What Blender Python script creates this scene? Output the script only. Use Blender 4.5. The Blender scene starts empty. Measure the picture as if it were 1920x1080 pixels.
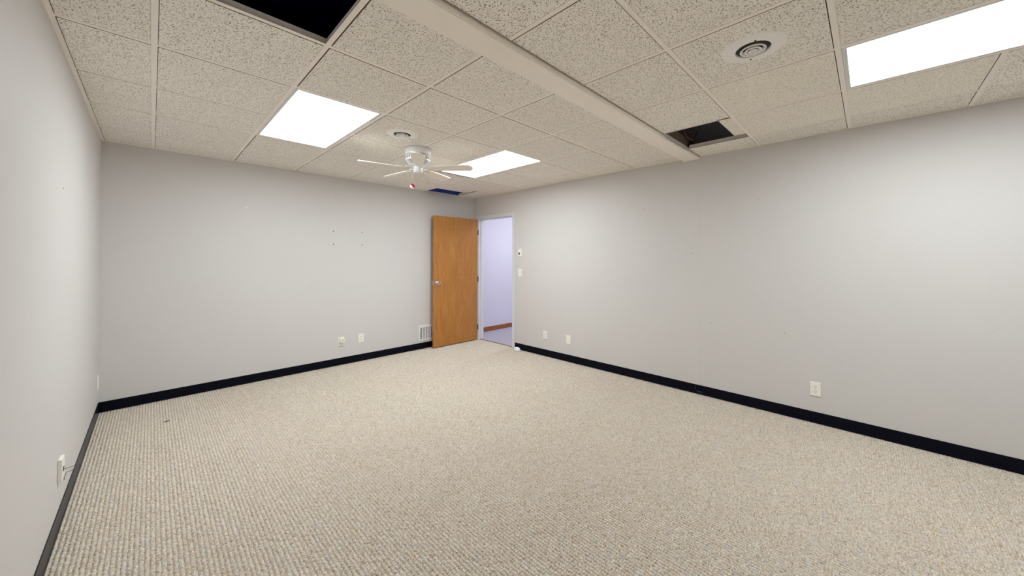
import bpy, bmesh, math, random
import numpy as np
from mathutils import Vector, Matrix
random.seed(7)
scene = bpy.context.scene
C = scene.collection
PI = math.pi

# ------------------------------------------------------------------ room measures (metres)
H = 2.4472                       # underside of the ceiling grid
XL, XR, YB, YN = -0.329, 3.989, 4.903, -2.30
TOP = H + 0.55                   # deck above the hung ceiling
EYE = 1.3849

# ------------------------------------------------------------------ camera
cam = bpy.data.cameras.new('camera')
cam.sensor_fit = 'HORIZONTAL'; cam.sensor_width = 36.0
cam.lens = 672.997 / 1920 * 36.0
cam.shift_y = -(540 - 479.086) / 1920
cam.clip_start = 0.02
co = bpy.data.objects.new('camera', cam); C.objects.link(co)
yaw, pit, rol = 0.7871, 0.0100, 0.0018
fw = Vector((math.sin(yaw)*math.cos(pit), math.cos(yaw)*math.cos(pit), math.sin(pit)))
rt = Vector((math.cos(yaw), -math.sin(yaw), 0)); up = rt.cross(fw)
r2 = rt*math.cos(rol) + up*math.sin(rol); u2 = up*math.cos(rol) - rt*math.sin(rol)
m = Matrix((r2, u2, -fw)).transposed().to_4x4(); m.translation = (0, 0, EYE)
co.matrix_world = m
scene.camera = co

# ------------------------------------------------------------------ world (closed room, no daylight), exposure
w = bpy.data.worlds.new('world'); scene.world = w; w.use_nodes = True
w.node_tree.nodes['Background'].inputs[0].default_value = (0.0, 0.0, 0.0, 1)
w.node_tree.nodes['Background'].inputs[1].default_value = 0.0
vs = scene.view_settings
vs.view_transform = 'Standard'; vs.look = 'None'; vs.gamma = 1.0; vs.use_curve_mapping = False
vs.exposure = 0.22
scene.cycles.max_bounces = 16; scene.cycles.diffuse_bounces = 12
LAMP = 16.9                      # radiance of the fluorescent panels' diffusers
HALL_LAMP = 21.0

# ------------------------------------------------------------------ material helpers
def lin(r, g, b):
    f = lambda c: (c/255/12.92) if c/255 <= 0.04045 else ((c/255+0.055)/1.055)**2.4
    return (f(r), f(g), f(b), 1)
class NT:
    def __init__(s, name):
        s.m = bpy.data.materials.new(name); s.m.use_nodes = True
        s.t = s.m.node_tree; s.b = s.t.nodes['Principled BSDF']; s._pos = None
    def n(s, typ, **kw):
        x = s.t.nodes.new(typ)
        for k, v in kw.items(): setattr(x, k, v)
        return x
    def set(s, sock, v):
        if isinstance(v, bpy.types.NodeSocket): s.t.links.new(v, sock)
        elif v is not None: sock.default_value = v
    def math(s, op, a, b=None, c=None, clamp=False):
        x = s.n('ShaderNodeMath', operation=op); x.use_clamp = clamp
        s.set(x.inputs[0], a)
        if b is not None: s.set(x.inputs[1], b)
        if c is not None: s.set(x.inputs[2], c)
        return x.outputs[0]
    def mix(s, fac, a, b, blend='MIX'):
        x = s.n('ShaderNodeMix', data_type='RGBA', blend_type=blend)
        s.set(x.inputs[0], fac); s.set(x.inputs[6], a); s.set(x.inputs[7], b)
        return x.outputs[2]
    def pos(s):
        if s._pos is None: s._pos = s.n('ShaderNodeNewGeometry').outputs['Position']
        return s._pos
    def xyz(s, v):
        x = s.n('ShaderNodeSeparateXYZ'); s.set(x.inputs[0], v); return x.outputs
    def comb(s, x, y, z=0.0):
        c = s.n('ShaderNodeCombineXYZ')
        for i, v in enumerate((x, y, z)): s.set(c.inputs[i], v)
        return c.outputs[0]
    def vmath(s, op, a, b):
        x = s.n('ShaderNodeVectorMath', operation=op); s.set(x.inputs[0], a); s.set(x.inputs[1], b); return x.outputs[0]
    def noise(s, vec, scale, detail=2.0, rough=0.5, out='Fac'):
        x = s.n('ShaderNodeTexNoise'); s.set(x.inputs['Vector'], vec)
        x.inputs['Scale'].default_value = scale; x.inputs['Detail'].default_value = detail
        x.inputs['Roughness'].default_value = rough; return x.outputs[out]
    def ramp(s, fac, stops):
        x = s.n('ShaderNodeValToRGB'); s.set(x.inputs[0], fac)
        e = x.color_ramp.elements
        while len(e) < len(stops): e.new(0.5)
        for el, (p, c) in zip(e, stops): el.position = p; el.color = c
        return x.outputs[0]
    def smooth(s, v, a, b, lo=0.0, hi=1.0):
        x = s.n('ShaderNodeMapRange', interpolation_type='SMOOTHSTEP'); s.set(x.inputs[0], v)
        for i, q in enumerate((a, b, lo, hi)): x.inputs[i+1].default_value = q
        return x.outputs[0]
    def bump(s, h, strength=0.3, dist=0.002):
        x = s.n('ShaderNodeBump'); s.set(x.inputs['Height'], h)
        x.inputs['Strength'].default_value = strength; x.inputs['Distance'].default_value = dist
        s.t.links.new(x.outputs[0], s.b.inputs['Normal'])
    def fin(s, col=None, rough=0.6, metal=0.0, spec=0.5):
        if col is not None: s.set(s.b.inputs['Base Color'], col)
        s.set(s.b.inputs['Roughness'], rough); s.b.inputs['Metallic'].default_value = metal
        s.b.inputs['Specular IOR Level'].default_value = spec
        return s.m
M = {}
def plain(key, rgb, rough=0.5, metal=0.0, spec=0.5, var=0.05, scale=18.0):
    """even paint / plastic with slight procedural unevenness"""
    t = NT(key); c = lin(*rgb)
    d = (c[0]*(1-var), c[1]*(1-var), c[2]*(1-var), 1)
    M[key] = t.fin(t.mix(t.noise(t.pos(), scale, 3.0), d, c), rough, metal, spec); return M[key]

# wall covering: warm grey vinyl with a fine vertical weave
def wallmat(key, rgb, axis):
    t = NT(key); p = t.xyz(t.pos()); along = p[1] if axis == 'y' else p[0]
    c = lin(*rgb)
    weave = t.noise(t.comb(t.math('MULTIPLY', along, 420.0), t.math('MULTIPLY', p[2], 35.0)), 1.0, 2.0)
    cloud = t.noise(t.pos(), 0.9, 3.0)
    col = t.mix(t.smooth(weave, 0.3, 0.7), (c[0]*0.955, c[1]*0.955, c[2]*0.955, 1), c)
    col = t.mix(t.math('MULTIPLY', t.smooth(cloud, 0.35, 0.7), 0.5), col, (c[0]*0.965, c[1]*0.96, c[2]*0.95, 1))
    t.bump(weave, 0.10, 0.001)
    M[key] = t.fin(col, 0.55, 0, 0.35)
WALLRGB = (210, 207, 205)
wallmat('wall_y', WALLRGB, 'y'); wallmat('wall_x', WALLRGB, 'x')

# berber carpet: looped rows running along y, flecked yarn
def carpet(key, ramp, dark, row=0.0185, loop=0.0125):
    t = NT(key); p = t.xyz(t.pos())
    wob = t.math('SUBTRACT', t.noise(t.pos(), 4.0, 2.0), 0.5)
    jit = t.math('SUBTRACT', t.noise(t.pos(), 170.0, 2.0, 0.7), 0.5)
    px = t.math('ADD', t.math('DIVIDE', p[0], row), t.math('ADD', t.math('MULTIPLY', wob, 0.5), t.math('MULTIPLY', jit, 0.75)))
    py = t.math('ADD', t.math('DIVIDE', p[1], loop), t.math('ADD', t.math('MULTIPLY', wob, 1.2), t.math('MULTIPLY', jit, 0.35)))
    wn = t.n('ShaderNodeTexWhiteNoise', noise_dimensions='2D')
    t.set(wn.inputs[0], t.comb(t.math('FLOOR', t.math('MULTIPLY', px, 3.0)), t.math('FLOOR', t.math('MULTIPLY', py, 2.0))))
    fine = t.noise(t.pos(), 380.0, 2.0)
    yarn = t.ramp(wn.outputs[0], ramp)
    fleck = t.mix(t.smooth(fine, 0.30, 0.62), dark, (1.08, 1.07, 1.06, 1))
    col = t.mix(1.0, yarn, fleck, 'MULTIPLY')
    big = t.noise(t.pos(), 1.3, 4.0)
    col = t.mix(t.math('MULTIPLY', t.smooth(big, 0.5, 0.8), 0.22), col, t.mix(1.0, col, (0.90, 0.84, 0.76, 1), 'MULTIPLY'))
    t.bump(fine, 0.5, 0.003)
    M[key] = t.fin(col, 0.95, 0, 0.1)
carpet('carpet', [(0.0, lin(211, 201, 187)), (0.30, lin(222, 214, 200)), (0.52, lin(196, 180, 159)), (0.66, lin(229, 224, 213)),
                  (0.80, lin(179, 160, 134)), (0.86, lin(205, 190, 185)), (0.92, lin(186, 196, 202)), (1.0, lin(231, 225, 212))], (0.66, 0.64, 0.62, 1))
carpet('hall_carpet', [(0.0, lin(184, 180, 192)), (0.4, lin(160, 156, 170)), (0.7, lin(202, 199, 210)), (1.0, lin(148, 144, 158))],
       (0.70, 0.69, 0.70, 1), 0.009, 0.008)

# mineral-fibre ceiling tile: pitted and fissured
def tilemat(key, coarse=1.0, deep=1.0, rgb=(252, 248, 240)):
    t = NT(key)
    oi = t.n('ShaderNodeObjectInfo').outputs['Random']
    v = t.vmath('ADD', t.pos(), t.comb(t.math('MULTIPLY', oi, 37.0), t.math('MULTIPLY', oi, 91.0)))
    n1 = t.noise(v, 150.0*coarse, 2.0, 0.6); n2 = t.noise(v, 260.0*coarse, 1.0, 0.5)
    vo = t.n('ShaderNodeTexVoronoi'); t.set(vo.inputs['Vector'], v); vo.inputs['Scale'].default_value = 120.0*coarse
    pit = t.math('MULTIPLY', t.smooth(n1, 0.575, 0.625), 0.95)
    pin = t.math('MULTIPLY', t.smooth(vo.outputs['Distance'], 0.16, 0.26, 1.0, 0.0), t.smooth(n2, 0.48, 0.54))
    p = t.math('MAXIMUM', pit, pin, clamp=True)
    c = lin(*rgb)
    base = t.mix(t.noise(v, 40.0, 3.0), (c[0]*0.94, c[1]*0.94, c[2]*0.94, 1), c)
    tone = t.math('ADD', t.math('MULTIPLY', oi, 0.05), 0.97)
    base = t.mix(1.0, base, t.comb(tone, tone, tone), 'MULTIPLY')
    col = t.mix(t.math('MULTIPLY', p, 0.88*deep, clamp=True), base, lin(112, 100, 87))
    t.bump(t.math('SUBTRACT', t.math('MULTIPLY', n2, 0.4), p), 0.55*deep, 0.003)
    M[key] = t.fin(col, 0.9, 0, 0.15)
tilemat('tile'); tilemat('tile_coarse', 0.8, 1.0); tilemat('tile_faint', 1.0, 0.62, (250, 245, 234))

# honey oak veneer
def oak(key, c1, c2, c3, axis='x'):
    t = NT(key); p = t.xyz(t.pos()); a = p[0] if axis == 'x' else p[1]
    warp = t.noise(t.comb(t.math('MULTIPLY', a, 3.0), 0.0, t.math('MULTIPLY', p[2], 0.8)), 1.6, 3.0)
    g = t.noise(t.comb(t.math('ADD', t.math('MULTIPLY', a, 34.0), t.math('MULTIPLY', warp, 9.0)), 0.0, t.math('MULTIPLY', p[2], 2.2)), 1.0, 4.0, 0.6)
    f = t.noise(t.comb(t.math('MULTIPLY', a, 330.0), 0.0, t.math('MULTIPLY', p[2], 11.0)), 1.0, 2.0)
    col = t.ramp(g, [(0.30, lin(*c1)), (0.52, lin(*c2)), (0.72, lin(*c3))])
    col = t.mix(t.math('MULTIPLY', t.smooth(f, 0.52, 0.70), 0.45), col, lin(*[int(q*0.68) for q in c1]))
    t.bump(f, 0.08, 0.001)
    M[key] = t.fin(col, 0.34, 0, 0.5)
oak('oak', (164, 106, 44), (177, 120, 54), (188, 133, 67)); oak('oak_trim', (130, 72, 34), (158, 92, 48), (170, 106, 60))

plain('tee', (250, 243, 234), 0.45); plain('beam', (252, 245, 236), 0.5); plain('fixture', (222, 222, 220), 0.35)
plain('rubber', (9, 10, 25), 0.3, 0, 0.12, 0.25); plain('tile_edge', (166, 150, 130), 0.95, 0, 0.05); plain('duct', (142, 143, 146), 0.55, 0, 0.4); plain('steel_paint', (216, 218, 222), 0.4)
plain('ivory', (242, 240, 232), 0.35); plain('ivory_dark', (214, 207, 184), 0.4); plain('dark_and_slot_shade', (28, 25, 22), 0.7)  # near-black: dark metal parts, and painted shade for outlet slots and phone socket
plain('white_enamel', (236, 236, 238), 0.3); plain('blade', (247, 240, 230), 0.45)
plain('diffuser_white', (250, 248, 246), 0.35); plain('dark', (10, 10, 12), 0.9, 0, 0.1)
plain('chrome', (205, 205, 208), 0.14, 1.0); plain('brass_dark', (60, 52, 44), 0.35, 1.0)
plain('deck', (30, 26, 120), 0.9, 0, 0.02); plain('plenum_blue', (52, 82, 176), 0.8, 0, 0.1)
plain('hall_wall', (220, 218, 230), 0.6); plain('hall_ceiling', (225, 225, 228), 0.8)
plain('paper', (246, 247, 250), 0.6); plain('red', (176, 24, 40), 0.3); plain('wire', (92, 92, 96), 0.45)
plain('cable', (120, 52, 34), 0.55); plain('wood_raw', (128, 112, 96), 0.8)
t = NT('lamp_diffuser')
em = t.n('ShaderNodeEmission'); em.inputs[0].default_value = (0.91, 0.97, 1.0, 1); em.inputs[1].default_value = LAMP
t.t.links.new(em.outputs[0], t.t.nodes['Material Output'].inputs[0]); M['lamp'] = t.m
t = NT('hall_lamp_diffuser')
em = t.n('ShaderNodeEmission'); em.inputs[0].default_value = (0.93, 0.95, 1.0, 1); em.inputs[1].default_value = HALL_LAMP
t.t.links.new(em.outputs[0], t.t.nodes['Material Output'].inputs[0]); M['hall_lamp'] = t.m

# ------------------------------------------------------------------ mesh helpers
def box(bm, x0, x1, y0, y1, z0, z1, bev=0.0):
    vs_ = [bm.verts.new((x, y, z)) for x in (x0, x1) for y in (y0, y1) for z in (z0, z1)]
    fs = [(0, 1, 3, 2), (4, 6, 7, 5), (0, 4, 5, 1), (2, 3, 7, 6), (0, 2, 6, 4), (1, 5, 7, 3)]
    f = [bm.faces.new([vs_[i] for i in q]) for q in fs]
    if bev:
        es = list({e for q in f for e in q.edges})
        bmesh.ops.bevel(bm, geom=es, offset=bev, segments=2, affect='EDGES', profile=0.5)
def lathe(bm, prof, seg=40, cx=0, cy=0, close=False):
    rings = []
    for r, z in prof:
        rings.append([bm.verts.new((cx+r*math.cos(2*PI*k/seg), cy+r*math.sin(2*PI*k/seg), z)) for k in range(seg)] if r > 1e-6 else [bm.verts.new((cx, cy, z))])
    prs = list(zip(rings, rings[1:])) + ([(rings[-1], rings[0])] if close else [])
    for a, b in prs:
        for k in range(seg):
            j = (k+1) % seg
            if len(a) == 1 and len(b) == 1: continue
            if len(a) == 1: bm.faces.new((a[0], b[k], b[j]))
            elif len(b) == 1: bm.faces.new((a[k], b[0], a[j]))
            else: bm.faces.new((a[k], b[k], b[j], a[j]))
def tube(bm, pts, r, seg=8):
    pts = [Vector(p) for p in pts]; rings = []
    for i, p in enumerate(pts):
        d = (pts[min(i+1, len(pts)-1)] - pts[max(i-1, 0)]).normalized()
        a = d.orthogonal().normalized(); b = d.cross(a)
        if rings:
            pa = rings[-1][1]; a = (pa - d*pa.dot(d)).normalized(); b = d.cross(a)
        rings.append(([bm.verts.new(p + (a*math.cos(2*PI*k/seg) + b*math.sin(2*PI*k/seg))*r) for k in range(seg)], a))
    for (A, _), (B, _) in zip(rings, rings[1:]):
        for k in range(seg): bm.faces.new((A[k], A[(k+1) % seg], B[(k+1) % seg], B[k]))
    bm.faces.new(rings[0][0][::-1]); bm.faces.new(rings[-1][0])
def mesh(name, fn, mat, smooth=False):
    bm = bmesh.new(); fn(bm)
    bmesh.ops.recalc_face_normals(bm, faces=bm.faces[:])
    me = bpy.data.meshes.new(name); bm.to_mesh(me); bm.free()
    me.materials.append(M[mat])
    if smooth:
        for p in me.polygons: p.use_smooth = True
        try: me.set_sharp_from_angle(angle=math.radians(38))
        except Exception: pass
    return me
def obj(name, fn, mat, parent=None, smooth=False, loc=None, rot=None, label=None):
    me = fn if isinstance(fn, bpy.types.Mesh) else mesh(name, fn, mat, smooth)
    o = bpy.data.objects.new(name, me); C.objects.link(o)
    if parent: o.parent = parent
    if loc: o.location = loc
    if rot: o.rotation_euler = rot
    if label: o['label'] = label
    return o
def tag(o, label, cat, group=None, kind=None):
    o['label'] = label; o['category'] = cat
    if group: o['group'] = group
    if kind: o['kind'] = kind
    return o
def thing(name, label, cat, loc=(0, 0, 0), rotz=0.0, group=None, kind=None):
    o = bpy.data.objects.new(name, None); C.objects.link(o)
    o.empty_display_size = 0.05; o.location = loc; o.rotation_euler = (0, 0, rotz)
    return tag(o, label, cat, group, kind)
def B(*a, bev=0.0): return lambda bm: box(bm, *a, bev=bev)
def BB(*lst):
    def f(bm):
        for a in lst: box(bm, *a)
    return f

# ------------------------------------------------------------------ the shell
DY0, DY1, DZ = 3.955, 4.800, 2.070          # doorway in the right wall
WT = 0.115                                   # wall thickness
HX, HY0, HY1 = 6.60, 2.70, 5.215             # hallway beyond the door
floor = tag(obj('floor', B(XL-.1, XR+0.045, YN-.1, YB+.1, -0.08, -0.0055), 'carpet'), 'beige flecked loop-pile carpet covering the room floor', 'floor', kind='structure')
def pile():
    """every yarn loop of the carpet as a small dome, in rows running along y"""
    row, loop = 0.0185, 0.0125
    rng = np.random.default_rng(5)
    gx = np.arange(XL+row/2, XR+0.040, row); gy = np.arange(YN+loop/2, YB, loop)
    X, Y = np.meshgrid(gx, gy, indexing='ij'); X = X.ravel(); Y = Y.ravel()
    keep = (X+Y) > 0.75; X, Y = X[keep], Y[keep]; n = len(X)
    X = X + rng.normal(0, .0011, n); Y = Y + rng.normal(0, .0012, n)
    hz = rng.normal(0, .0006, n); sc = rng.normal(1, .05, n)
    k = 6; ang = np.arange(k)*2*PI/k + PI/6
    rings = [(1.0, -.0070), (0.86, -.0022)]
    V = []
    for q, z in rings:
        for a_ in ang:
            V.append(np.stack([X + q*.0096*sc*math.cos(a_), Y + q*.0074*sc*math.sin(a_), np.full(n, z) + (hz if z > -.005 else 0)], 1))
    V.append(np.stack([X, Y, .0006 + hz], 1))
    V = np.stack(V, 1).reshape(-1, 3)
    T = []
    for j in range(k):
        i = (j+1) % k
        T += [(j, i, k+i), (j, k+i, k+j), (k+j, k+i, 2*k)]
    T = (np.array(T)[None] + (np.arange(n)*(2*k+1))[:, None, None]).reshape(-1, 3)
    me = bpy.data.meshes.new('carpet_pile')
    me.vertices.add(len(V)); me.vertices.foreach_set('co', V.astype(np.float32).ravel())
    me.loops.add(T.size); me.loops.foreach_set('vertex_index', T.astype(np.int32).ravel())
    me.polygons.add(len(T)); me.polygons.foreach_set('loop_start', np.arange(0, T.size, 3, dtype=np.int32))
    me.polygons.foreach_set('use_smooth', np.ones(len(T), dtype=bool))
    me.update(calc_edges=True); me.materials.append(M['carpet'])
    o = bpy.data.objects.new('carpet_pile', me); C.objects.link(o); o.parent = floor; o['kind'] = 'stuff'
pile()
tag(obj('floor_hall', B(XR+0.045, HX, HY0, HY1, -0.08, -0.002), 'hall_carpet'), 'purple grey carpet of the hallway beyond the door', 'floor', kind='structure')
wall_left = tag(obj('wall_left', B(XL-.1, XL, YN-.1, YB+.1, 0, TOP), 'wall_y'), 'pale grey papered wall with the wired telephone plate', 'wall', kind='structure')
wall_back = tag(obj('wall_back', BB((XL, 2.915, YB, YB+.1, 0, TOP), (3.233, XR, YB, YB+.1, 0, TOP), (2.915, 3.233, YB, YB+.1, 0, .144), (2.915, 3.233, YB, YB+.1, .340, TOP)), 'wall_x'), 'pale grey wall behind the opened wooden door', 'wall', kind='structure')
wall_right = tag(obj('wall_right', BB((XR, XR+WT, YN-.1, DY0, 0, TOP), (XR, XR+WT, DY1, YB+.1, 0, TOP), (XR, XR+WT, DY0, DY1, DZ, TOP)), 'wall_y'),
                 'pale grey wall holding the doorway and light switch', 'wall', kind='structure')
tag(obj('wall_near', B(XL, XR, YN-.1, YN, 0, TOP), 'wall_x'), 'pale grey wall facing the doorway wall corner', 'wall', kind='structure')
obj('wall_patch', B(XR-0.0015, XR+.01, 1.245, 1.405, 0.09, H-0.03), 'wall_y', wall_right, label='narrow filled strip of wall under the ceiling beam')
obj('plenum_liner', B(XL, XR, YB-0.004, YB+.01, H+0.012, TOP), 'plenum_blue', wall_back, label='blue wall strip above the hung ceiling')
tag(obj('wall_hall_side', B(XR+WT, HX, HY1, HY1+.1, 0, 2.6), 'hall_wall'), 'lavender white hallway wall seen through the doorway', 'wall', kind='structure')
tag(obj('wall_hall_end', B(HX, HX+.1, HY0, HY1+.1, 0, 2.6), 'hall_wall'), 'lavender white wall closing the hallway', 'wall', kind='structure')
tag(obj('wall_hall_near', B(XR+WT, HX, HY0-.1, HY0, 0, 2.6), 'hall_wall'), 'lavender white hallway wall opposite the oak baseboard', 'wall', kind='structure')
tag(obj('ceiling_hall', B(XR+WT, HX+.1, HY0-.1, HY1+.1, 2.6, 2.66), 'hall_ceiling'), 'white plain ceiling of the hallway', 'ceiling', kind='structure')
tag(obj('ceiling_deck', B(XL-.1, XR+WT, YN-.1, YB+.1, TOP, TOP+.08), 'deck'), 'dark deck above the hung ceiling, seen through missing tiles', 'ceiling', kind='structure')
tag(obj('wall_hall_return', BB((XR+WT-.02, XR+WT, YB+.1, HY1+.1, 0, 2.6)), 'hall_wall'), 'narrow lavender white return wall beside the doorway', 'wall', kind='structure')

# baseboards: black rubber cove base, oak in the hall
def cove(bm, p0, p1, n, h=0.093):
    """profile swept from p0 to p1; n = direction into the room"""
    pr = [(0.0, 0.0), (0.009, 0.0), (0.0075, 0.003), (0.0055, 0.008), (0.0045, 0.014), (0.0045, h-.004), (0.003, h), (0.0, h)]
    A = [bm.verts.new((p0[0]+n[0]*d, p0[1]+n[1]*d, z)) for d, z in pr]
    Bv = [bm.verts.new((p1[0]+n[0]*d, p1[1]+n[1]*d, z)) for d, z in pr]
    k = len(pr)
    for i in range(k): bm.faces.new((A[i], A[(i+1) % k], Bv[(i+1) % k], Bv[i]))
    bm.faces.new(A); bm.faces.new(Bv[::-1])
def base(name, p0, p1, n, label):
    tag(obj(name, lambda bm: cove(bm, p0, p1, n), 'rubber'), label, 'baseboard', kind='structure')
base('baseboard_left', (XL, YN), (XL, YB), (1, 0), 'black rubber cove base under the wired plate')
base('baseboard_back', (XL, YB), (XR, YB), (0, -1), 'black rubber cove base along the wall behind the door')
base('baseboard_right', (XR, YN), (XR, DY0-.05), (-1, 0), 'black rubber cove base running from the door frame')
base('baseboard_near', (XL, YN), (XR, YN), (0, 1), 'black rubber cove base on the wall facing the opened door')
tag(obj('baseboard_hall', B(XR+WT, HX, HY1-.014, HY1, 0, 0.085, bev=0.003), 'oak_trim'), 'brown wooden baseboard in the hallway', 'baseboard', kind='structure')

for y0_, y1_, z0_ in ((1.215, 1.275, .024), (1.285, 1.287, .045)):
    obj('scuff', B(XR-.0052, XR-.004, y0_, y1_, z0_, z0_+(.0025 if y1_-y0_ > .05 else .03)), 'wire', bpy.data.objects['baseboard_right'], label='pale scuff on the black base')
# ------------------------------------------------------------------ hung ceiling
ceiling = thing('ceiling', 'suspended ceiling of speckled square tiles in a beige grid', 'ceiling', kind='structure')
BY0, BY1 = 1.243, 1.392                      # boxed beam
FC = [XL, 0.0, 0.610, 1.200, 1.805, 2.406, 3.000, 3.625, XR]
FR = [BY1, 1.911, 2.511, 3.136, 3.725, 4.350, YB]
NC = [XL, 0.0, 0.610, 1.215, 1.834, 2.426, 3.060, 3.655, XR]
NR = [YN, -1.720, -1.110, -0.499, 0.108, 0.720, BY0-0.014]
TW = 0.012                                   # half tee flange
tile_cache = {}
VENTS = [(1.497, 2.815, 0.128), (2.126, 0.410, 0.138)]   # round diffusers
def tile(x0, x1, y0, y1, mat='tile', z=0.0, gap=(.004, .006), hole=None):
    """lay-in tile with a dropped painted face and raw edges; (x0..y1) is the clear opening between flanges"""
    w_, d_ = round(x1-x0, 3), round(y1-y0, 3)
    key = (w_, d_, mat, gap, hole)
    if key not in tile_cache:
        def f(bm):
            if hole:
                hx, hy, hr = hole[0]-x0, hole[1]-y0, hole[2]
                X0, X1, Y0, Y1 = gap[0], w_-.0006, gap[1], d_-.0006
                an = sorted([2*PI*k/48 for k in range(48)] + [math.atan2(yy-hy, xx-hx) % (2*PI) for xx in (X0, X1) for yy in (Y0, Y1)])
                L = []
                for q in an:
                    c_, s_ = math.cos(q), math.sin(q)
                    tt = min(((X1 if c_ > 0 else X0)-hx)/c_ if abs(c_) > 1e-9 else 9, ((Y1 if s_ > 0 else Y0)-hy)/s_ if abs(s_) > 1e-9 else 9)
                    L.append([bm.verts.new((hx+rr*c_, hy+rr*s_, zz)) for rr in (hr, tt) for zz in (.0012, .020)])
                for A_, B_ in zip(L, L[1:]+L[:1]):
                    for i0, i1 in ((0, 2), (2, 3), (3, 1), (1, 0)): bm.faces.new((A_[i0], A_[i1], B_[i1], B_[i0]))
                return
            box(bm, gap[0], w_-.0006, gap[1], d_-.0006, 0.0012, 0.012)
            box(bm, gap[0], w_+.008, gap[1], d_+.008, 0.012, 0.020)
        me = mesh('ceiling_tile', f, mat); me.materials.append(M['tile_edge'])
        for p in me.polygons:
            if abs(p.normal.z) < .5: p.material_index = 1
        tile_cache[key] = me
    return obj('ceiling_tile', tile_cache[key], None, ceiling, loc=(x0, y0, H+z))
def tee_y(x, y0, y1, name='main_tee'):
    def f(bm):
        box(bm, x-TW, x+TW, y0, y1, H, H+.0015); box(bm, x-.0015, x+.0015, y0, y1, H+.0015, H+.040)
    obj(name, f, 'tee', ceiling)
def tee_x(y, x0, x1, name='cross_tee'):
    def f(bm):
        box(bm, x0+TW, x1-TW, y-TW, y+TW, H, H+.0015); box(bm, x0+.0016, x1-.0016, y-.0015, y+.0015, H+.0015, H+.034)
    obj(name, f, 'tee', ceiling)
def angle(x0, x1, y0, y1): obj('wall_angle', B(x0, x1, y0, y1, H, H+.0015), 'tee', ceiling)
AW = 0.020
angle(XL, XL+AW, BY1, YB); angle(XL, XL+AW, YN, BY0); angle(XR-AW, XR, BY1, YB); angle(XR-AW, XR, YN, BY0)
angle(XL+AW, 2.97, YB-AW, YB); angle(3.53, XR-AW, YB-AW, YB); angle(XL+AW, XR-AW, YN, YN+AW)

LIGHTS_F = [(2, 2), (5, 2)]                  # (col, first row) index of 2x4 panels, far section
LIGHTS_N = [(5, 2)]
def section(cols, rows, lights, holes, faint, coarse, skip_tee_x=(), skip_tee_y=()):
    lit = {(i, j+k) for i, j in lights for k in (0, 1)}
    for i in range(len(cols)-1):
        for j in range(len(rows)-1):
            x0 = cols[i] + (AW if i == 0 else TW); x1 = cols[i+1] - (AW if i == len(cols)-2 else TW)
            y0, y1 = rows[j], rows[j+1]
            y0 += TW if y0 not in (BY1, BY0-.014, YN) else (AW if y0 == YN else 0.0)
            y1 -= TW if y1 not in (BY0-.014, YB) else (AW if y1 == YB else 0.0)
            if (i, j) in lit or (i, j) in holes: continue
            tile(x0, x1, y0, y1, 'tile_coarse' if (i, j) in coarse else 'tile_faint' if (i, j) in faint else 'tile',
                 gap=((.0025 if x0 < .5 else .007), .0085) if y0 > 1.3 else (.007, .0035),
                 hole=next(((vx, vy, vr*.56) for vx, vy, vr in VENTS if x0 < vx < x1 and y0 < vy < y1), None))
    for i in range(1, len(cols)-1):
        y0 = rows[0] if rows[0] != YN else YN+AW; y1 = rows[-1] if rows[-1] != YB else YB-AW
        segs = [(y0, y1)]
        for (si, a, b) in skip_tee_y:
            if si == i: segs = [(y0, a), (b, y1)]
        for a, b in segs:
            if b - a > .02: tee_y(cols[i], a, b)
    for j in range(1, len(rows)-1):
        for i in range(len(cols)-1):
            if ((i, j) in lit and (i, j-1) in lit) or (i, j) in skip_tee_x: continue
            tee_x(rows[j], cols[i] + (AW-TW if i == 0 else 0), cols[i+1] - (AW-TW if i == len(cols)-2 else 0))
# far section: tile out next to the beam (1,0); slid tile by the corner (6,5)
section(FC, FR, LIGHTS_F, {(1, 0), (6, 5)}, set(), set())
tile(3.000+TW, 3.572, 4.350+TW, 4.600, 'tile')                          # slid tile
# near section: tile broken out between beam and right wall (6,5)
section(NC, NR, LIGHTS_N, {(6, 5)}, {(5, 4), (6, 4), (6, 3)}, {(2, 5), (6, 2), (5, 1)}, skip_tee_y=((6, 0.72+TW, BY0-.014),))
tile(3.046, 3.525, 0.72+TW, 0.818, 'tile_faint', gap=(0.0, 0.0))                 # cut remnant
tile(3.040, 3.060, 0.72+TW, BY0-.016, 'tile_faint', gap=(0.0, 0.0))
# boxed beam along the old partition line
beam = tag(obj('trim_1', lambda bm: (box(bm, XL+.001, XR-.0005, BY0, BY1, H-.028, H+.03, bev=0.004)), 'beam'), 'beige boxed beam running across the ceiling tiles', 'beam', kind='structure')
obj('beam_lip', B(XL+.002, XR-.001, BY0-.005, BY0+.002, H-.022, H-.004), 'beam', beam, label='thin edge strip of the beam')
obj('beam_stud', B(XL+.002, XR-.002, BY0+.004, BY0+.05, H+.03, H+.12), 'wood_raw', beam)

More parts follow.
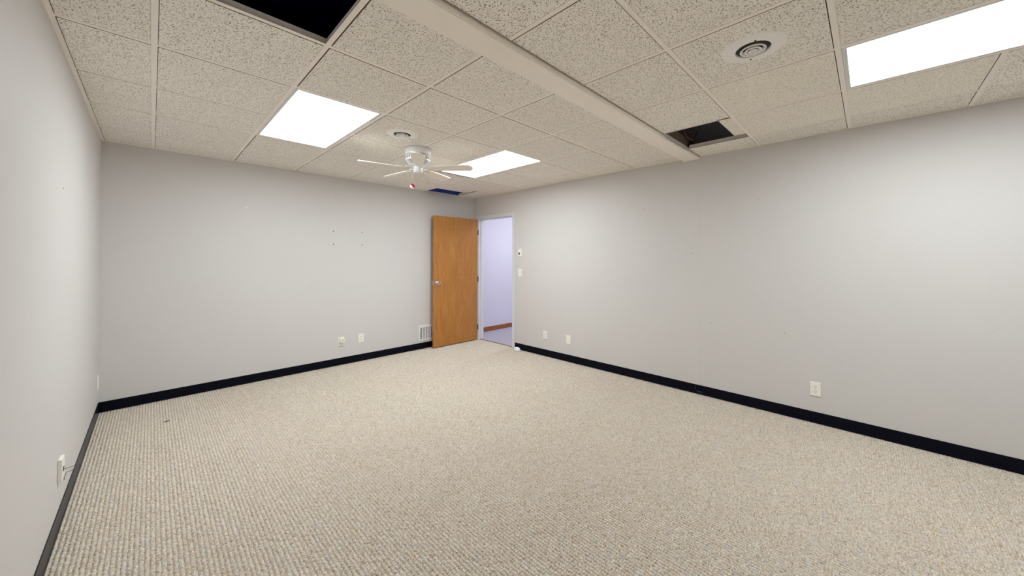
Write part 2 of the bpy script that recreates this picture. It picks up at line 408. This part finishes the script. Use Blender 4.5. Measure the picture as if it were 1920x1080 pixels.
# ------------------------------------------------------------------ ceiling light panels
def light_panel(x0, x1, y0, y1, label):
    cx, cy = (x0+x1)/2, (y0+y1)/2; a, b = (x1-x0)/2-TW-.001, (y1-y0)/2-TW-.001
    t_ = thing('ceiling_light', label, 'light', (cx, cy, H), group='fluorescent ceiling light panels')
    fr = 0.020
    obj('door_frame', BB((-a, a, -b, -b+fr, 0.0005, .012), (-a, a, b-fr, b, 0.0005, .012), (-a, -a+fr, -b+fr, b-fr, 0.0005, .012), (a-fr, a, -b+fr, b-fr, 0.0005, .012)), 'fixture', t_)
    obj('lens', B(-a+fr, a-fr, -b+fr, b-fr, .004, .007), 'lamp', t_, label='glowing white frosted lens')
    obj('housing', BB((-a, a, -b, b, .10, .104), (-a, -a+.002, -b, b, .012, .10), (a-.002, a, -b, b, .012, .10), (-a+.002, a-.002, -b, -b+.002, .012, .10), (-a+.002, a-.002, b-.002, b, .012, .10)), 'fixture', t_)
light_panel(FC[2], FC[3], FR[2], FR[4], 'glowing ceiling light panel between the fan and the wall with the wired plate')
light_panel(FC[5], FC[6], FR[2]-.03, FR[4]-.03, 'glowing ceiling light panel partly hidden by a fan blade')
light_panel(NC[5], NC[6], NR[2], NR[4], 'glowing ceiling light panel beside the wall with the doorway, past the beam')
hl = thing('hall_light_offscreen', 'white surface light on the hallway ceiling', 'light', (5.3, 4.0, 2.6))
obj('pan', B(-.62, .62, -.17, .17, -.03, -.0005), 'fixture', hl); obj('lens', B(-.60, .60, -.15, .15, -.055, -.03), 'hall_lamp', hl)

# ------------------------------------------------------------------ round air diffusers
def diffuser(cx, cy, r, label):
    t_ = thing('air_diffuser', label, 'vent', (cx, cy, H+.0015), group='round ceiling air diffusers')
    obj('flange', lambda bm: lathe(bm, [(r*.54, .000), (r*.55, -.008), (r*.64, -.012), (r*.90, -.006), (r, -.001), (r*.995, 0.0), (r*.54, .000)], 56), 'diffuser_white', t_, True)
    obj('throat', lambda bm: lathe(bm, [(r*.555, -.0005), (r*.555, .30), (0, .30)], 40), 'duct', t_, True, label='sheet metal duct behind the rings')
    for q, zk in ((0.41, -.014), (0.27, -.017), (0.14, -.019)):
        obj('cone_ring', lambda bm: lathe(bm, [(r*q, zk+.002), (r*(q-.012), zk), (r*(q-.055), zk), (r*(q-.10), -.002), (r*(q-.08), -.001)], 40, close=True), 'diffuser_white', t_, True)
    obj('centre_cap', lambda bm: lathe(bm, [(r*.045, -.001), (r*.05, -.022), (r*.03, -.026), (0, -.026)], 24), 'diffuser_white', t_, True)
    for a in (0.3, 0.3+PI):
        obj('screw', lambda bm: lathe(bm, [(.004, -.0115), (.004, -.0150), (.002, -.0158), (0, -.0158)], 10), 'dark_and_slot_shade', t_, True, loc=(r*.66*math.cos(a), r*.66*math.sin(a), 0))
    return t_
diffuser(*VENTS[0], 'small white round ceiling vent right beside the fan')
diffuser(*VENTS[1], 'large white round ceiling vent near the broken tile, far from the fan')

# ------------------------------------------------------------------ ceiling fan
FX, FY = 1.812, 3.098
fan = thing('ceiling_fan', 'white five-blade flush-mount ceiling fan with a red and white pull ball', 'fan', (FX, FY, H))
obj('mounting_ring', lambda bm: lathe(bm, [(0, 0.0), (.118, 0), (.124, -.006), (.124, -.050), (.118, -.058), (.108, -.062), (0, -.062)], 48), 'white_enamel', fan, True)
obj('motor_core', lambda bm: lathe(bm, [(0, -.060), (.100, -.060), (.100, -.112), (.058, -.1575), (0, -.159)], 40), 'dark_and_slot_shade', fan, True, label='dark motor seen through the slots')
def cage(bm):
    n = 32
    for k in range(n):
        a = 2*PI*k/n; da = PI/n*0.46
        prof = [(.116, -.058), (.114, -.112), (.072, -.160)]
        for (r0, z0), (r1, z1) in zip(prof, prof[1:]):
            q = []
            for rr, zz in ((r0, z0), (r1, z1)):
                for s in (-1, 1):
                    for dr in (0, -.006): q.append(bm.verts.new(((rr+dr)*math.cos(a+s*da), (rr+dr)*math.sin(a+s*da), zz)))
            for f_ in ((0, 1, 3, 2), (4, 6, 7, 5), (0, 4, 5, 1), (2, 3, 7, 6), (0, 2, 6, 4), (1, 5, 7, 3)): bm.faces.new([q[i] for i in f_])
    for r_, z0, z1 in ((.1165, -.072, -.076), (.1155, -.106, -.117)):
        lathe(bm, [(r_, z0), (r_-.001, z1), (r_-.012, z1), (r_-.010, z0)], 48, close=True)
cg = obj('vent_cage', cage, 'white_enamel', fan, label='slotted white vent cage'); cg['kind'] = 'stuff'
obj('bottom_plate', lambda bm: lathe(bm, [(.074, -.157), (.072, -.163), (.045, -.170), (0, -.171)], 40), 'white_enamel', fan, True)
obj('switch_housing', lambda bm: lathe(bm, [(.040, -.168), (.042, -.176), (.042, -.218), (.036, -.228), (.012, -.231), (0, -.231)], 36), 'white_enamel', fan, True)
def blade(bm):
    out = []
    n = 14
    for k in range(n+1):
        s_ = k/n; x = .165 + s_*(.538-.165)
        wd = .050 + .014*s_
        if s_ > .86: wd *= math.sqrt(max(0.0, 1-((s_-.86)/.14)**2*0.86))
        if s_ < .08: wd *= .80 + .20*(s_/.08)
        out.append((x, wd))
    top = [[bm.verts.new((x, sy*wd, z)) for sy in (-1, 1)] for x, wd in out for z in (.0035,)]
    bot = [[bm.verts.new((x, sy*wd, z)) for sy in (-1, 1)] for x, wd in out for z in (-.0035,)]
    for k in range(n):
        bm.faces.new((top[k][0], top[k+1][0], top[k+1][1], top[k][1])); bm.faces.new((bot[k][0], bot[k][1], bot[k+1][1], bot[k+1][0]))
        bm.faces.new((top[k][0], bot[k][0], bot[k+1][0], top[k+1][0])); bm.faces.new((top[k][1], top[k+1][1], bot[k+1][1], bot[k][1]))
    bm.faces.new((top[0][0], top[0][1], bot[0][1], bot[0][0])); bm.faces.new((top[n][0], bot[n][0], bot[n][1], top[n][1]))
blade_me = mesh('blade', blade, 'blade')
def iron(bm):
    box(bm, .050, .120, -.013, .013, .010, .015, bev=.002)
    box(bm, .110, .215, -.024, .024, .0038, .0075, bev=.002)
    box(bm, .105, .122, -.014, .014, .004, .015, bev=.001)
iron_me = mesh('blade_bracket', iron, 'white_enamel')
a0 = math.atan2(-FY, -FX)
for k in range(5):
    a = a0 + k*2*PI/5
    R_ = Matrix.Rotation(a, 4, 'Z') @ Matrix.Translation((0, 0, -.188)) @ Matrix.Rotation(math.radians(-12), 4, 'X')
    b_ = obj('blade', blade_me, None, fan); b_.matrix_local = R_
    obj('blade_bracket', iron_me, None, b_)
ca = math.radians(180-46)
cxy = (.044*math.cos(ca), .044*math.sin(ca))
ch = obj('pull_chain', lambda bm: tube(bm, [(cxy[0]*.8, cxy[1]*.8, -.205), (cxy[0], cxy[1], -.207), (cxy[0]*1.1, cxy[1]*1.1, -.215), (cxy[0]*1.1, cxy[1]*1.1, -.335)], .0013, 6), 'white_enamel', fan)
bx, by, bz, br = cxy[0]*1.1, cxy[1]*1.1, -.358, .025
bob = obj('pull_ball', lambda bm: lathe(bm, [(br*math.sin(PI*k/12), -br*math.cos(PI*k/12)) for k in range(0, 7)] + [(0, 0)], 24), 'paper', fan, True, loc=(bx, by, bz), rot=(0.55, 0.45, 0), label='red and white pull ball')
obj('ball_cap', lambda bm: lathe(bm, [(0, 0)] + [(br*math.cos(PI*k/12), br*math.sin(PI*k/12)) for k in range(0, 7)], 24), 'red', bob, True, label='red half of the ball')
obj('ball_stem', lambda bm: lathe(bm, [(.004, br*.9), (.004, br*1.18), (0, br*1.2)], 10), 'paper', bob, True)

# ------------------------------------------------------------------ door, frame
FW = 0.050
frame = thing('trim_2', 'pale grey painted steel door frame at the corner', 'door frame', (XR, (DY0+DY1)/2, 0), kind='structure')
fy = (DY0+DY1)/2
def fb(name, *a, mat='steel_paint', **k): obj(name, B(a[0], a[1], a[2]-fy, a[3]-fy, a[4], a[5], bev=0.002), mat, frame, **k)
fb('casing', -.014, 0, DY0-FW, DY0+.004, 0, DZ+FW); fb('casing', -.014, 0, DY1-.004, DY1+FW, 0, DZ-.001)
fb('head_casing', -.014, 0, DY0+.0045, YB-.012, DZ-.004, DZ+FW)
fb('jamb', 0, WT, DY0-.002, DY0+.012, 0, DZ); fb('jamb', 0, WT, DY1-.012, DY1+.002, 0, DZ); fb('head_jamb', 0, WT, DY0+.012, DY1-.012, DZ-.012, DZ+.002)
fb('door_stop', .045, .075, DY1-.026, DY1-.012, 0, DZ-.012); fb('door_stop', .045, .075, DY0+.012, DY0+.026, 0, DZ-.012)
fb('strike_plate', .012, .035, DY0+.0118, DY0+.0135, .97, 1.03, mat='chrome')
fb('threshold', .030, .060, DY0+.014, DY1-.014, -.001, .004, mat='wood_raw')

DW, DX1 = 0.878, 3.957
door = tag(obj('door_1', B(-DW, 0, -.0175, .0175, .012, 2.062, bev=.0015), 'oak', loc=(DX1, 4.794, 0)), 'honey oak flush door standing open against the corner', 'door', kind='structure')
def knob(sign, par):
    k = obj('door_knob', lambda bm: lathe(bm, [(.011, .004), (.011, .026), (.017, .031), (.026, .040), (.0285, .052), (.025, .062), (.013, .068), (0, .069)], 32), 'chrome', par, True,
            loc=(-DW+.062, sign*.0175, 1.005), rot=(-sign*PI/2, 0, 0), label='polished round chrome knob')
    obj('rose', lambda bm: lathe(bm, [(.033, 0), (.033, .004), (.026, .009), (.011, .011)], 32), 'chrome', k, True)
    obj('key_button', lambda bm: lathe(bm, [(.007, .068), (.006, .071), (0, .0715)], 16), 'brass_dark', k, True)
knob(-1, door); knob(1, door)
obj('latch_plate', B(-DW-.0012, -DW+.002, -.0125, .0125, .975, 1.035), 'chrome', door)
obj('latch_bolt', B(-DW-.011, -DW, -.006, .006, .996, 1.014, bev=.003), 'chrome', door)
for z in (.22, 1.04, 1.84):
    hg = obj('hinge', lambda bm: lathe(bm, [(0, -.045), (.006, -.045), (.006, .045), (0, .045)], 12), 'brass_dark', door, True, loc=(.006, -.020, z))
    obj('hinge_leaf', B(-.001, .0015, .003, .030, -.044, .044), 'brass_dark', hg)

# ------------------------------------------------------------------ return-air grille behind the door
gx0, gx1, gz0, gz1 = 2.893, 3.255, 0.122, 0.362
gr = thing('wall_grille', 'white louvred return air grille half hidden by the open door', 'vent', ((gx0+gx1)/2, YB, (gz0+gz1)/2))
gw, gh = (gx1-gx0)/2, (gz1-gz0)/2
dx, dz_ = .159, .098
obj('duct', BB((-dx-.002, -dx, 0, .40, -dz_, dz_), (dx, dx+.002, 0, .40, -dz_, dz_), (-dx, dx, 0, .40, dz_, dz_+.002), (-dx, dx, 0, .40, -dz_-.002, -dz_), (-dx, dx, .40, .402, -dz_, dz_)), 'duct', gr, label='sheet metal duct behind the louvers')
ncol = 7; cw = (2*gw-.05)/ncol
obj('face_frame', BB((-gw, gw, -.011, -.0005, gh-.030, gh), (-gw, gw, -.011, -.0005, -gh, -gh+.026), (-gw, -gw+.026, -.011, -.0005, -gh+.026, gh-.030), (gw-.026, gw, -.011, -.0005, -gh+.026, gh-.030)), 'white_enamel', gr)
for k in range(1, ncol):
    x = -gw+.025+k*cw
    obj('mullion', B(x-.0075, x+.0075, -.0105, -.003, -gh+.026, gh-.030), 'white_enamel', gr)
lz = [-gh+.034+q*(2*gh-.072)/8 for q in range(9)]
lv = mesh('louver', lambda bm: (lambda: [bm.faces.new([bm.verts.new(p) for p in q]) for q in (
    ((-cw/2+.007, -.010, -.0015), (cw/2-.007, -.010, .0060), (cw/2-.007, -.009, .0100), (-cw/2+.007, -.009, .0025)),
    ((-cw/2+.007, -.009, .0025), (cw/2-.007, -.009, .0100), (cw/2-.007, -.003, .0125), (-cw/2+.007, -.003, .005)))])(), 'white_enamel')
for k in range(ncol):
    for z in lz: obj('louver', lv, None, gr, loc=(-gw+.025+(k+.5)*cw, 0, z-.004))
for x in (-gw+.012, gw-.012):
    obj('screw', lambda bm: lathe(bm, [(.004, 0), (.003, .0015), (0, .0018)], 10), 'dark_and_slot_shade', gr, True, loc=(x, -.011, 0), rot=(PI/2, 0, 0))

# ------------------------------------------------------------------ wall plates (local: width x, height z, facing -y)
PW, PH = .036, .059
def plate(par, w_=PW, h_=PH, mat='ivory', d=.0065):
    return obj('cover_plate', B(-w_, w_, -d, -.0003, -h_, h_, bev=.0028), mat, par)
def screw(par, z, d=.0065, x=0.0):
    s_ = obj('screw', lambda bm: lathe(bm, [(.0034, 0), (.0028, .0012), (0, .0014)], 12), 'ivory_dark', par, True, loc=(x, -d, z), rot=(PI/2, 0, 0)); return s_
def receptacle(par, z):
    r_ = obj('receptacle', B(-.0165, .0165, -.0085, -.006, -.0138, .0138, bev=.002), 'ivory', par, loc=(0, 0, z))
    for x in (-.0065, .0065): obj('dark_and_slot_shade', B(x-.0013, x+.0013, -.0089, -.0084, .000, .0085), 'dark_and_slot_shade', r_)  # dark raised strips, painted for the shade inside open slots
    obj('ground_hole_shade', lambda bm: lathe(bm, [(.0026, 0), (.0026, .0005), (0, .0005)], 12), 'dark_and_slot_shade', r_, True, loc=(0, -.0084, -.0066), rot=(PI/2, 0, 0))  # dark disc in place of the shade in an open hole
def outlet(loc, rz, label):
    t_ = thing('wall_outlet', label, 'outlet', loc, rz, 'ivory wall outlets'); plate(t_); receptacle(t_, .0195); receptacle(t_, -.0195); screw(t_, 0); return t_
RZ, LZ = -PI/2, PI/2
outlet((XR, .333, .286), RZ, 'ivory duplex outlet alone on the wall past the ceiling beam')
outlet((XR, 3.298, .300), RZ, 'ivory duplex outlet closest to the door frame, low on the wall')
outlet((2.015, YB, .309), 0, 'ivory duplex outlet between the plugged-in outlet and the white grille')
# blank telephone style plate
t_ = thing('wall_plate', 'ivory plate with a tall raised insert, next along from the door frame outlet', 'wall plate', (XR, 2.893, .300), RZ)
plate(t_); obj('insert', B(-.016, .016, -.009, -.006, -.033, .033, bev=.002), 'ivory', t_); screw(t_, .048); screw(t_, -.048)
# outlet with a plugged-in adapter
t_ = thing('wall_outlet', 'ivory outlet with a cream plug block in it', 'outlet', (1.751, YB, .303), 0, 'ivory wall outlets')
plate(t_); receptacle(t_, -.0195); receptacle(t_, .0195); screw(t_, 0)
ad = thing('plug_adapter', 'cream plug-in block seated on an outlet of the wall behind the door', 'adapter', (1.757, YB-.0095, .318))
obj('body', B(-.022, .028, -.034, 0, -.026, .036, bev=.004), 'ivory', ad); obj('label_panel', B(-.012, .018, -.0345, -.0338, -.012, .022), 'ivory_dark', ad)
# left wall: wired phone plate, outlet near the corner
t_ = thing('telephone_plate', 'ivory telephone wall plate with a loose grey wire loop', 'wall plate', (XL, 2.956, .300), LZ)
plate(t_, PW, PH, 'ivory', .016); obj('jack_shade', B(-.010, .010, -.0175, -.0155, -.012, .010), 'dark_and_slot_shade', t_); screw(t_, .048, .016); screw(t_, -.048, .016)  # flat dark piece stands for the shade inside the phone socket
def curve(pts, n=6):
    P_ = [Vector(p) for p in pts]; out = []
    for i in range(len(P_)-1):
        a, b, c, d = P_[max(i-1, 0)], P_[i], P_[i+1], P_[min(i+2, len(P_)-1)]
        for k in range(n):
            q = k/n; out.append(0.5*((2*b)+(-a+c)*q+(2*a-5*b+4*c-d)*q*q+(-a+3*b-3*c+d)*q**3))
    return out + [P_[-1]]
obj('wire', lambda bm: tube(bm, curve([(0, -.016, -.004), (0, -.030, -.003), (.002, -.055, -.001), (.004, -.070, -.004), (.004, -.060, -.014), (.003, -.042, -.022), (.002, -.026, -.027), (.002, -.020, -.045), (.001, -.018, -.062)]), .0014, 6), 'wire', t_, True, label='thin grey wire bent out of the plate')
outlet((XL, 4.822, .294), LZ, 'ivory outlet close to the corner on the wall with the wired plate')
# switch and thermostat plates beside the door
t_ = thing('light_switch', 'ivory light switch plate beside the door frame', 'switch', (XR, 3.800, 1.178), RZ)
plate(t_); obj('toggle', B(-.005, .005, -.017, -.006, -.004, .008, bev=.0015), 'ivory', t_); obj('toggle_slot', B(-.006, .006, -.0069, -.0063, -.012, .012), 'ivory_dark', t_); screw(t_, .030); screw(t_, -.030)
t_ = thing('dial_switch', 'ivory plate with a small dark metal dial above the light switch', 'switch', (XR, 3.800, 1.482), RZ)
plate(t_, .036, .059, 'ivory', .012)
obj('dial', lambda bm: lathe(bm, [(.017, 0), (.017, .006), (.012, .010), (0, .010)], 24), 'brass_dark', t_, True, loc=(-.006, -.012, -.012), rot=(PI/2, 0, 0))
obj('dial_button', lambda bm: lathe(bm, [(.006, .0095), (.005, .014), (0, .0145)], 16), 'chrome', t_, True, loc=(-.006, -.012, -.012), rot=(PI/2, 0, 0))

# ------------------------------------------------------------------ nail holes and anchors left in the walls
def mark(name, wall, loc, rz, r, mat, depth):
    obj(name, lambda bm: lathe(bm, [(r, 0), (r*.9, depth), (0, depth)], 12), mat, wall, True, loc=loc, rot=(PI/2, 0, rz))
for x, z in ((1.651, 1.741), (2.023, 1.744), (1.653, 1.572), (2.024, 1.576)): mark('screw_head', wall_back, (x, YB, z), 0, .0065, 'dark_and_slot_shade', .004)
for x, z, r in ((.737, 1.954, .008), (1.949, 1.963, .009), (1.966, 2.187, .006)): mark('wall_anchor', wall_back, (x, YB, z), 0, r, 'paper', .003)
for x, z in ((1.675, 2.182), (1.976, 2.194)): mark('nail_hole', wall_back, (x, YB, z), 0, .004, 'wood_raw', .001)
for y, z, r in ((.728, 1.950, .003), (1.838, 1.963, .004), (1.319, 1.689, .003), (1.319, 1.449, .005), (1.134, .742, .004), (.542, .732, .004)):
    mark('nail_hole', wall_right, (XR-(.0014 if 1.24 < y < 1.41 else 0), y, z), RZ, r, 'wood_raw', .001)
mark('nail_hole', wall_left, (XL, 2.986, 1.751), LZ, .004, 'wood_raw', .001)

# ------------------------------------------------------------------ odds and ends
def wad(bm):
    rnd = random.Random(3)
    for (rx, ry, z0, hh, ox, oy) in ((.040, .078, .005, .012, 0, 0), (.030, .060, .015, .036, .006, .010)):
        rings = []
        n = 18
        for lv_ in range(5):
            s_ = (0.78, 1.0, .92, .66, .2)[lv_]; zz = z0 + hh*lv_/4
            rings.append([bm.verts.new((ox+rx*s_*math.cos(2*PI*k/n)*(1+rnd.uniform(-.12, .12)), oy+ry*s_*math.sin(2*PI*k/n)*(1+rnd.uniform(-.10, .10)), zz+rnd.uniform(-.0025, .0025)+(.006 if (k in (12, 13, 14) and lv_ < 2) else 0))) for k in range(n)])
        for a_, b_ in zip(rings, rings[1:]):
            for k in range(n): bm.faces.new((a_[k], a_[(k+1) % n], b_[(k+1) % n], b_[k]))
        bm.faces.new(rings[0][::-1]); bm.faces.new(rings[-1])
tag(obj('crumpled_paper', wad, 'paper', loc=(3.925, 3.795, -.002)), 'small crumpled white paper piece on the carpet beside the door frame', 'paper')
tag(obj('carpet_scrap', lambda bm: tube(bm, [(-.016, 0, .004), (-.006, .003, .005), (.006, .002, .006), (.016, -.004, .004)], .0035, 6), 'dark_and_slot_shade', loc=(.102, 4.228, -.0005)), 'tiny dark scrap lying on the carpet near the wall with the white anchors', 'scrap')
cb = tag(obj('ceiling_cable', lambda bm: tube(bm, curve([(3.40, 1.212, H+.22), (3.44, 1.210, H+.14), (3.50, 1.205, H+.09), (3.56, 1.19, H+.07), (3.61, 1.17, H+.075), (3.66, 1.16, H+.16)]), .0055, 8), 'cable', None, True), 'reddish brown cable above the broken ceiling tile', 'cable')
